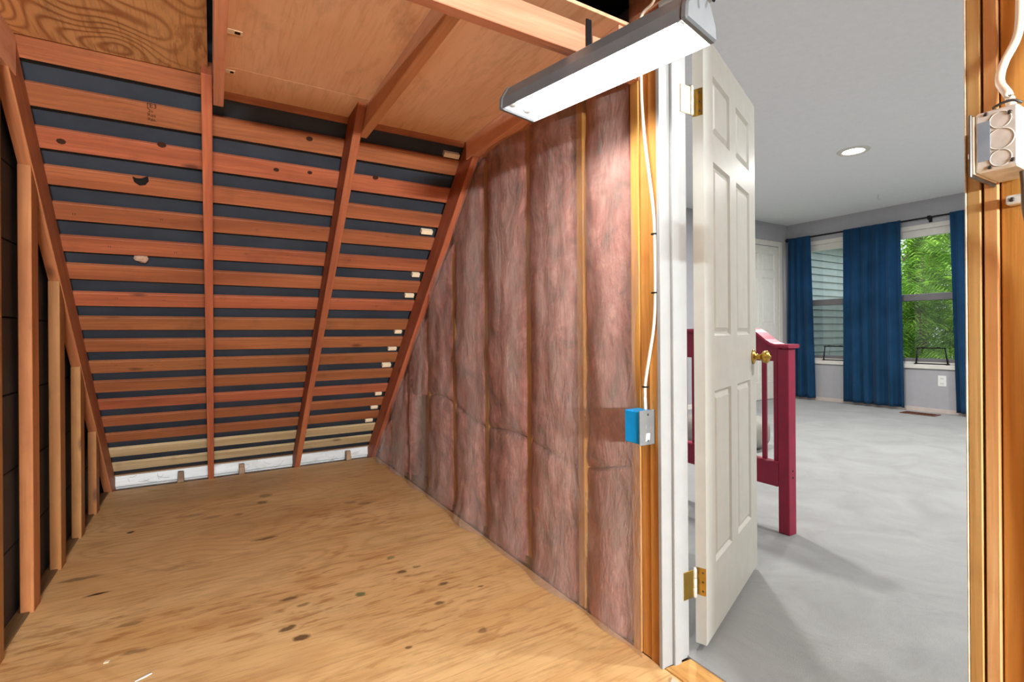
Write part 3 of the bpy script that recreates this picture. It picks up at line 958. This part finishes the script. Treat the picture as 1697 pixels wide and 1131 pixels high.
# fill fixture added behind the viewer to brighten the far attic
hb = empty('fill_light', (0.02, -4.8, 1.5))
tag(hb, 'added fill light on the attic end wall, out of view', 'lamp')
box('fill_housing', (-0.63, 0.67), (-4.80, -4.76), (1.44, 1.56), 'outlet_white', hb, 0.006)
box('fill_diffuser', (-0.60, 0.64), (-4.76, -4.735), (1.45, 1.55), 'fill_glow', hb, 0.006)
for xx in (-0.64, 0.65):
    box('end_cap', (xx, xx + 0.03), (-4.80, -4.73), (1.435, 1.565), 'socket_grey', hb, 0.006)
PL = bpy.data.lights.new('fill_lamp', 'AREA')
PL.shape = 'RECTANGLE'
PL.size = 1.2
PL.size_y = 0.1
PL.energy = FILL_W
PL.color = (0.80, 0.92, 1.0)
plo = bpy.data.objects.new('fill_lamp', PL)
COL.objects.link(plo)
plo.matrix_world = Matrix.Translation((0.02, -4.73, 1.5)) @ Matrix.Rotation(R(90), 4, 'X')
plo.parent = hb
plo.matrix_parent_inverse = hb.matrix_basis.inverted()

# ================================================================== ELECTRICAL THINGS
# long white cable stapled down the post into the blue box
cab = tube('white_cable', [(1.194, 1.163, 0.80), (1.195, 1.166, 0.86), (1.196, 1.163, 0.90), (1.196, 1.145, 0.985), (1.196, 1.129, 1.06), (1.197, 1.122, 1.14), (1.197, 1.121, 1.28),
                           (1.196, 1.124, 1.42), (1.194, 1.142, 1.56), (1.190, 1.156, 1.68), (1.187, 1.164, 1.80), (1.186, 1.165, 1.92), (1.186, 1.172, 2.02), (1.184, 1.155, 2.066), (1.176, 1.10, 2.075), (1.13, 1.03, 2.10), (1.10, 1.0, 2.2)], 0.0052, 'cable_white', None)
tag(cab, 'white cable stapled down the post into the blue box', 'cable')
for y, z in ((1.165, 0.875), (1.123, 1.175), (1.1225, 1.36)):
    box('cable_staple', (1.1895, 1.203), (y - 0.009, y + 0.009), (z - 0.0025, z + 0.0025), 'black_metal', cab, 0.0005)

bx = empty('junction_box', (1.17, 1.166, 0.70))
tag(bx, 'blue plastic junction box with grey cover on the post', 'junction box')
box('body', (1.141, 1.203), (1.136, 1.203), (0.700, 0.803), 'blue_plastic', bx, 0.003)
cv = box('cover', (1.137, 1.205), (1.1315, 1.136), (0.697, 0.806), 'grey_plate', bx, 0.0012)
for z in (0.711, 0.792):
    put('screw', lathe_me('screw', [(0, 0), (0.004, 0), (0.003, 0.0012), (0, 0.0014)], 10), 'dark_steel', cv, Matrix.Translation((1.172, 1.1315, z)) @ Matrix.Rotation(R(90), 4, 'X'))
put('knockout', lathe_me('knockout', [(0.0095, 0), (0.0105, 0.0008), (0.0115, 0.0)], 24), 'grey_plate', cv, Matrix.Translation((1.174, 1.1313, 0.752)) @ Matrix.Rotation(R(90), 4, 'X'))
prism('paper_label', [(-0.009, -0.013), (0.008, -0.009), (0.010, 0.011), (-0.006, 0.012)], 0.0006, 'outlet_white', cv, frame_mw((1.170, 1.1313, 0.722), (1, 0, 0), (0, 0, 1), (0, -1, 0)))

# metal switch box in the right foreground
mb = empty('switch_box', (1.15, 0.297, 1.31))
tag(mb, 'square metal switch box on the doorway stud', 'switch box')
body = box('body', (1.100, 1.205), (0.268, 0.3225), (1.312, 1.412), 'galvanised', mb, 0.004)
for z, rr in ((1.392, 0.0135), (1.361, 0.017), (1.330, 0.0135)):
    kk = put('knockout', lathe_me('knockout', [(rr * 0.93, -0.0005), (rr * 0.95, 0.0006), (rr, 0.0007), (rr * 1.03, -0.0005)], 28), 'galvanised', body,
             Matrix.Translation((1.0998, 0.290, z)) @ Matrix.Rotation(R(-90), 4, 'Y'))
for y, z in ((0.279, 1.400), (0.276, 1.323), (0.303, 1.318), (0.308, 1.407)):
    put('screw', lathe_me('screw', [(0, 0), (0.0035, 0), (0.0028, 0.0013), (0, 0.0014)], 10), 'dark_steel', body, Matrix.Translation((1.0998, y, z)) @ Matrix.Rotation(R(-90), 4, 'Y'))
box('grey_label', (1.0990, 1.0999), (0.3025, 0.3185), (1.330, 1.395), 'label_blue', body)
cov = box('cover_plate', (1.094, 1.209), (0.3245, 0.3285), (1.306, 1.412), 'dark_steel', mb, 0.0015)
box('gasket', (1.099, 1.204), (0.3225, 0.3245), (1.312, 1.408), 'cable_white', mb)
tg = box('toggle', (1.145, 1.151), (0.3285, 0.345), (1.350, 1.362), 'outlet_white', cov, 0.002)
tube('clamp_wire', [(1.101, 0.300, 1.4135), (1.103, 0.288, 1.419), (1.108, 0.276, 1.420), (1.115, 0.268, 1.414)], 0.0022, 'dark_steel', mb, 8)

for pts, lab in (([(1.135, 0.285, 1.413), (1.14, 0.290, 1.44), (1.16, 0.306, 1.475), (1.185, 0.307, 1.515), (1.195, 0.292, 1.56), (1.190, 0.287, 1.62), (1.190, 0.285, 1.76), (1.190, 0.286, 2.07)], 'white cable bending out of the top of the switch box'),
                 ([(1.175, 0.272, 1.413), (1.190, 0.268, 1.46), (1.201, 0.266, 1.56), (1.201, 0.262, 1.66), (1.201, 0.260, 1.78), (1.201, 0.258, 2.07)], 'straight white cable running up behind the bent one')):
    c = tube('white_cable', pts, 0.0065, 'cable_white', None)
    tag(c, lab, 'cable')
gc = tube('grey_cable', [(1.15, 0.275, 1.313), (1.152, 0.274, 1.29), (1.165, 0.276, 1.25), (1.185, 0.272, 1.20), (1.196, 0.262, 1.13), (1.198, 0.26, 1.0), (1.204, 0.258, 0.6), (1.204, 0.258, 0.02)], 0.0055, 'cable_grey', None)
tag(gc, 'grey cable dropping below the switch box', 'cable')
cl = empty('cable_clamp', (1.2, 0.285, 1.27))
tag(cl, 'pale metal cable clamp under the switch box', 'clamp')
box('plate', (1.190, 1.212), (0.262, 0.308), (1.268, 1.284), 'galvanised', cl, 0.002)
put('screw', lathe_me('screw', [(0, 0), (0.004, 0), (0.003, 0.0013), (0, 0.0014)], 10), 'dark_steel', cl, Matrix.Translation((1.1898, 0.300, 1.276)) @ Matrix.Rotation(R(-90), 4, 'Y'))

# old wasp nest stuck on the felt
nb = bmesh.new()
bmesh.ops.create_icosphere(nb, subdivisions=3, radius=0.024)
for v in nb.verts:
    n_ = mnoise.noise(v.co * 60)
    v.co *= 1 + 0.35 * n_
    v.co.z *= 0.6
    v.co.x *= 1.3
nest = put('wasp_nest', to_me(nb, 'wasp_nest', True), 'nest_paper', None, frame_mw((-0.295, CO + 0.022 - 1.436, 1.436), E_X, E_DN, E_X.cross(E_DN)))
tag(nest, 'small papery wasp nest stuck between two roof boards', 'wasp nest')

# scraps on the floor
scr = prism('mud_scrap', [(1.06, 0.60), (1.19, 0.62), (1.196, 0.9), (1.192, 1.06), (1.165, 1.045), (1.14, 0.99), (1.12, 0.97), (1.115, 0.90), (1.085, 0.86), (1.09, 0.78)], 0.003, 'mud_scrap', None, Matrix.Translation((0, 0, 0.0002)), 0.0006)
tag(scr, 'pale crumbling plaster scrap on the floor by the door jamb', 'scrap')
chip = prism('paint_chip', [(-0.022, -0.004), (0.0, -0.002), (0.022, 0.006), (0.016, 0.010), (-0.006, 0.004)], 0.002, 'outlet_white', None, Matrix.Translation((-0.186, 1.905, 0.0003)) @ Matrix.Rotation(R(12), 4, 'Z'))
tag(chip, 'long white paint chip on the plywood floor', 'paint chip')
chip2 = prism('paint_chip', [(-0.007, -0.006), (0.006, -0.007), (0.008, 0.005), (-0.004, 0.007)], 0.002, 'sticker', None, Matrix.Translation((-0.298, 2.06, 0.0003)))
tag(chip2, 'small round cream paint chip on the plywood floor', 'paint chip')

# ================================================================== BED FRAME
bed = empty('bed_frame', (2.55, 2.2, 0.008))
tag(bed, 'crimson painted slatted bed end behind the door', 'bed frame')
yA, yB = 1.466, 2.934
for yy in (yA, yB - 0.058):
    po = box('post', (2.513, 2.577), (yy, yy + 0.058), (0.008, 0.962), 'crimson', bed, 0.003)
    if yy == yA:
        for z in (0.30, 0.335):
            put('bolt_hole', lathe_me('bolt_hole', [(0, 0), (0.006, 0), (0.005, 0.0008), (0, 0.0006)], 12), 'black_metal', po, Matrix.Translation((2.548, yy - 0.0002, z)) @ Matrix.Rotation(R(90), 4, 'X'))
def arch(y):
    s = min(abs(y - yA), abs(y - yB))
    t_ = max(0.0, min(1.0, (s - 0.055) / 0.16))
    return 0.965 + 0.085 * t_ * t_ * (3 - 2 * t_)
bm = bmesh.new()
bm2 = bmesh.new()
prev = prev2 = None
NS = 60
for k in range(NS + 1):
    y = yA - 0.012 + (yB - yA + 0.024) * k / NS
    z = arch(y)
    ring = [bm.verts.new(p) for p in ((2.495, y, z), (2.590, y, z), (2.594, y, z + 0.009), (2.590, y, z + 0.020), (2.495, y, z + 0.020), (2.491, y, z + 0.009))]
    if prev:
        for a in range(6):
            bm.faces.new((prev[a], prev[(a + 1) % 6], ring[(a + 1) % 6], ring[a]))
    else:
        bm.faces.new(ring[::-1])
    prev = ring
    yy = yA + 0.056 + (yB - yA - 0.112) * k / NS
    ring2 = [bm2.verts.new(p) for p in ((2.530, yy, 0.895), (2.556, yy, 0.895), (2.556, yy, arch(yy) + 0.002), (2.530, yy, arch(yy) + 0.002))]
    if prev2:
        for a in range(4):
            bm2.faces.new((prev2[a], prev2[(a + 1) % 4], ring2[(a + 1) % 4], ring2[a]))
    else:
        bm2.faces.new(ring2[::-1])
    prev2 = ring2
bm.faces.new(prev)
bm2.faces.new(prev2)
put('top_cap', to_me(bm, 'top_cap'), 'crimson', bed)
put('top_panel', to_me(bm2, 'top_panel'), 'crimson', bed)
box('lower_rail', (2.506, 2.560), (yA + 0.056, yB - 0.056), (0.245, 0.372), 'crimson', bed, 0.005)
y = yA + 0.070
while y < yB - 0.08:
    box('slat', (2.534, 2.550), (y, y + 0.024), (0.37, 0.90), 'crimson', bed, 0.002)
    y += 0.0655
# grey floor cushion beyond the slats
cb_ = bmesh.new()
bmesh.ops.create_cube(cb_, size=1.0)
bmesh.ops.subdivide_edges(cb_, edges=list(cb_.edges), cuts=7, use_grid_fill=True)
for v in cb_.verts:
    p = v.co * 2
    f = (abs(p.x) ** 4 + abs(p.y) ** 4 + abs(p.z) ** 4) ** 0.25
    m_ = max(abs(p.x), abs(p.y), abs(p.z))
    if f > 0:
        p = p * (m_ / f) * 1.0
    v.co = Vector((p.x * 0.36, p.y * 0.30, p.z * 0.15 + 0.008 * mnoise.noise(p * 2)))
cush = put('floor_cushion', to_me(cb_, 'floor_cushion', True), 'cushion_grey', None, Matrix.Translation((3.95, 2.90, 0.160)))
tag(cush, 'plump grey floor cushion seen between the bed slats', 'cushion')

# ================================================================== CURTAINS, ROD, WINDOW WALL THINGS
def curtain(yt, yb, folds, seed, ztop, label):
    ny, nz = int(folds * 16), 40
    bm = bmesh.new()
    g = []
    for j in range(ny + 1):
        s = j / ny
        col = []
        for i in range(nz + 1):
            u = i / nz
            z = 0.045 + (ztop - 0.045) * u
            y = (yb[0] + (yt[0] - yb[0]) * u) * (1 - s) + (yb[1] + (yt[1] - yb[1]) * u) * s
            amp = 0.014 + 0.020 * (1 - u) ** 0.6
            ph = s * folds * 2 * math.pi + 0.9 * mnoise.noise((s * 3 + seed, u * 1.1, seed)) + seed
            x = 7.765 + amp * math.sin(ph) + 0.010 * math.sin(ph * 2.3 + seed) * (1 - 0.5 * u) + 0.012 * mnoise.noise((s * 5, u * 2, seed + 3))
            if u > 0.975:
                x = 7.765 + (x - 7.765) * 0.5
            col.append(bm.verts.new((x, y, z)))
        g.append(col)
    for j in range(ny):
        for i in range(nz):
            bm.faces.new((g[j][i], g[j + 1][i], g[j + 1][i + 1], g[j][i + 1]))
    ext = bmesh.ops.solidify(bm, geom=list(bm.faces), thickness=0.003)
    o = put('curtain', to_me(bm, 'curtain', True), 'curtain_blue')
    tag(o, label, 'curtain', 'blue curtains on the bedroom windows')
    return o
curtain((4.185, 4.53), (4.13, 4.555), 3.2, 1.0, 2.50, 'narrow navy blue curtain in the corner beside the closet')
curtain((3.02, 3.715), (2.985, 3.715), 5.0, 4.2, 2.50, 'wide navy blue curtain between the two windows')
curtain((1.98, 2.515), (1.98, 2.462), 4.2, 8.3, 2.50, 'navy blue curtain partly hidden behind the doorway stud')
rod = empty('curtain_rod', (7.765, 3.2, 2.49))
tag(rod, 'thin black curtain rod above the two windows', 'curtain rod')
put('rod', lathe_me('rod', [(0, -1.4), (0.011, -1.4), (0.011, 1.35), (0, 1.35)], 12), 'black_metal', rod, Matrix.Translation((7.812, 3.20, 2.488)) @ Matrix.Rotation(R(-90), 4, 'X'))
put('finial', lathe_me('finial', [(0, 0), (0.014, 0), (0.018, 0.008), (0.028, 0.02), (0.030, 0.035), (0.022, 0.05), (0, 0.058)], 16), 'black_metal', rod, Matrix.Translation((7.812, 4.53, 2.488)) @ Matrix.Rotation(R(-90), 4, 'X'))
for y in (2.735, 4.52):
    boxes('bracket', [((7.80, 7.86), (y - 0.012, y + 0.012), (2.455, 2.472)), ((7.795, 7.829), (y - 0.016, y + 0.016), (2.468, 2.508)), ((7.852, 7.86), (y - 0.018, y + 0.018), (2.43, 2.50))], 'black_metal', rod, 0.002)

def stand(y, label):
    o = empty('sill_stand', (7.845, y, WZ0))
    tag(o, label, 'stand', 'black wire stands on the window sills')
    hw = 0.165
    for s in (-1, 1):
        tube('leg', [(7.855, y + s * hw, WZ0 + 0.012), (7.845, y + s * (hw - 0.025), WZ0 + 0.215)], 0.008, 'black_metal', o, 8)
        box('foot', (7.83, 7.885), (y + s * hw - 0.012, y + s * hw + 0.012), (WZ0 + 0.0005, WZ0 + 0.016), 'black_metal', o, 0.002)
    tube('top_bar', [(7.845, y - hw + 0.012, WZ0 + 0.212), (7.845, y + hw - 0.012, WZ0 + 0.212)], 0.008, 'black_metal', o, 8)
    tube('bottom_bar', [(7.868, y - hw, WZ0 + 0.010), (7.868, y + hw, WZ0 + 0.010)], 0.006, 'black_metal', o, 8)
    for s in (-1, 1):
        box('clip', (7.833, 7.857), (y + s * 0.08 - 0.02, y + s * 0.08 + 0.02), (WZ0 + 0.208, WZ0 + 0.226), 'black_metal', o, 0.002)
stand(3.88, 'black wire stand on the sill in front of the siding')
stand(2.735, 'black wire stand on the sill in front of the cedar')

ol = empty('outlet', (7.858, 2.63, 0.40))
tag(ol, 'white wall outlet under the cedar window', 'outlet')
pl_ = box('plate', (7.853, 7.861), (2.585, 2.672), (0.345, 0.482), 'outlet_white', ol, 0.003)
for z in (0.382, 0.445):
    rc = box('receptacle', (7.8515, 7.856), (2.609, 2.648), (z - 0.018, z + 0.018), 'outlet_white', pl_, 0.002)
for z in (0.382, 0.445):
    for yy in (2.619, 2.638):
        box('slot', (7.8508, 7.8516), (yy - 0.002, yy + 0.002), (z - 0.006, z + 0.008), 'ink', pl_)

fv = empty('floor_vent', (7.6, 2.75, 0.008))
tag(fv, 'brown metal floor vent in the carpet under the window', 'floor vent')
boxes('vent_frame', [((7.48, 7.68), (2.58, 2.60), (0.006, 0.016)), ((7.48, 7.68), (2.92, 2.94), (0.006, 0.016)), ((7.48, 7.50), (2.60, 2.92), (0.006, 0.016)), ((7.66, 7.68), (2.60, 2.92), (0.006, 0.016))], 'vent_brown', fv, 0.001)
box('duct', (7.50, 7.66), (2.60, 2.92), (0.006, 0.0095), 'ink', fv)
for k in range(10):
    y = 2.612 + k * 0.033
    box('louver', (7.50, 7.66), (y - 0.006, y + 0.006), (0.009, 0.0145), 'vent_brown', fv)

# ================================================================== BEDROOM CEILING LIGHTS
def can(x, y, label):
    o = empty('recessed_light', (x, y, BZ))
    tag(o, label, 'ceiling light', 'recessed lights in the bedroom ceiling')
    put('trim_ring', lathe_me('trim_ring', [(0.085, -0.001), (0.085, -0.006), (0.10, -0.010), (0.128, -0.006), (0.132, 0.0), (0.085, 0.0)], 32), 'white_paint', o, Matrix.Translation((x, y, BZ)))
    put('lens', lathe_me('lens', [(0, -0.006), (0.06, -0.0055), (0.086, -0.003), (0.086, -0.0005), (0, -0.0005)], 32), 'can_glow', o, Matrix.Translation((x, y, BZ)))
    L = bpy.data.lights.new('can_light', 'AREA')
    L.shape = 'DISK'
    L.size = 0.16
    L.energy = CAN_W
    L.color = (1.0, 0.99, 0.975)
    lo = bpy.data.objects.new('can_light', L)
    COL.objects.link(lo)
    lo.matrix_world = Matrix.Translation((x, y, BZ - 0.014))
    lo.parent = o
    lo.matrix_parent_inverse = o.matrix_basis.inverted()
can(5.14, 2.37, 'bright round recessed light in the bedroom ceiling')
for x, y, lb in ((5.14, -0.4, 'added unseen recessed light over the middle of the bedroom carpet'), (2.9, -0.4, 'added unseen recessed light near the bedroom door wall'),
                 (2.9, 2.37, 'added unseen recessed light above the crimson bed frame'), (7.0, -0.4, 'added unseen recessed light near the window wall')):
    can(x, y, lb)  # out-of-view cans added to brighten the bedroom
hk = tube('ceiling_hook', [(7.06, 2.98, BZ), (7.06, 2.98, BZ - 0.045), (7.075, 2.975, BZ - 0.06), (7.085, 2.97, BZ - 0.045)], 0.004, 'galvanised', None, 8)
tag(hk, 'tiny metal hook in the bedroom ceiling near the windows', 'hook')

# ================================================================== OUTSIDE
ground = box('ground', (7.9, 40), (-25, 30), (-2.9, -2.8), 'lawn')
tag(ground, 'green lawn far below the bedroom windows', 'ground', kind='structure')
sid = empty('neighbouring_wing', (9.2, 4.75, -2.8))
tag(sid, 'grey lap sided house wing outside the window', 'building')
box('wall_core', (8.0, 10.35), (4.76, 5.4), (-2.8, 2.95), 'siding_paint', sid)
z = -0.4
while z < 2.5:
    prism('siding_board', [(4.765, z), (4.722, z), (4.754, z + 0.121), (4.765, z + 0.121)], 2.36, 'siding_paint', sid, frame_mw((7.99, 0, 0), (0, 1, 0), (0, 0, 1), (1, 0, 0)))
    z += 0.122
boxes('soffit', [((7.99, 10.55), (4.45, 4.77), (2.56, 2.60)), ((7.99, 10.55), (4.43, 4.45), (2.54, 2.72))], 'soffit_paint', sid)

tree = empty('cedar_tree', (14.2, 5.2, -2.8))
tag(tree, 'bright green cedar tree filling the window view', 'tree')
tube('trunk', [(14.2, 5.2, -2.85), (14.25, 5.2, 0), (14.2, 5.25, 4), (14.2, 5.2, 8)], 0.16, 'bark', tree, 12)
tube('branch', [(14.1, 5.15, 1.6), (13.3, 4.9, 1.75), (12.5, 4.55, 1.45), (12.2, 4.42, 0.95)], 0.016, 'bark', tree, 6)
tube('branch', [(14.1, 5.15, 3.0), (13.2, 4.9, 2.9), (12.3, 4.75, 2.5)], 0.016, 'bark', tree, 6)
rng = random.Random(3)
vs, fs = [], []
def spray(o, d, L, droop):
    """one flat drooping frond: midrib with side leaflets"""
    d = d.normalized()
    side = d.cross(Vector((0, 0, 1)))
    if side.length < 0.1:
        side = Vector((1, 0, 0))
    side.normalize()
    tilt = rng.uniform(-0.5, 0.5)
    side = (side + Vector((0, 0, tilt))).normalized()
    nseg = 7
    for k in range(nseg):
        s = (k + 0.5) / nseg
        p = o + d * (L * s) + Vector((0, 0, -droop * L * s * s))
        ll = L * 0.42 * (1 - 0.75 * s)
        for sg in (-1, 1):
            tip = p + side * (sg * ll) + d * (ll * 0.75) + Vector((0, 0, -ll * 0.35 - 0.02 * rng.random()))
            wv = d * (L * 0.045)
            m_ = (p + tip) / 2 + Vector((0, 0, 0.01))
            b = len(vs)
            vs.extend([p - wv * 0.4, m_ - wv * 0.9, tip, m_ + wv * 0.9, p + wv * 0.4])
            fs.append((b, b + 1, b + 2, b + 3, b + 4))
for k in range(17000):
    z = rng.uniform(-2.2, 5.6)
    rad = (2.55 - 0.24 * (z + 2.2)) * rng.uniform(0.45, 1.06) + 0.12
    a = rng.uniform(0, 2 * math.pi)
    if math.cos(a) > -0.1:
        continue
    o_ = Vector((14.2 + rad * math.cos(a), 5.2 + rad * math.sin(a), z))
    d_ = Vector((math.cos(a), math.sin(a), rng.uniform(-0.45, 0.1))) + Vector((rng.uniform(-.5, .5), rng.uniform(-.5, .5), 0))
    spray(o_, d_, rng.uniform(0.32, 0.62), rng.uniform(0.25, 0.7))
me = bpy.data.meshes.new('foliage')
me.from_pydata(vs, [], fs)
fo = put('foliage', me, 'cedar_green', tree)
fo['kind'] = 'stuff'

# a second cedar further back closes the view
t2 = empty('cedar_tree', (19.7, 5.8, -2.8))
tag(t2, 'darker cedar tree standing behind the bright one', 'tree')
for ch in list(tree.children):
    if ch.name.startswith('branch'):
        continue
    c = ch.copy()
    COL.objects.link(c)
    c.parent = t2
    c.matrix_parent_inverse = Matrix.Identity(4)
    c.matrix_basis = Matrix.Translation((-14.2, -5.2, 2.8)) @ Matrix.Identity(4)
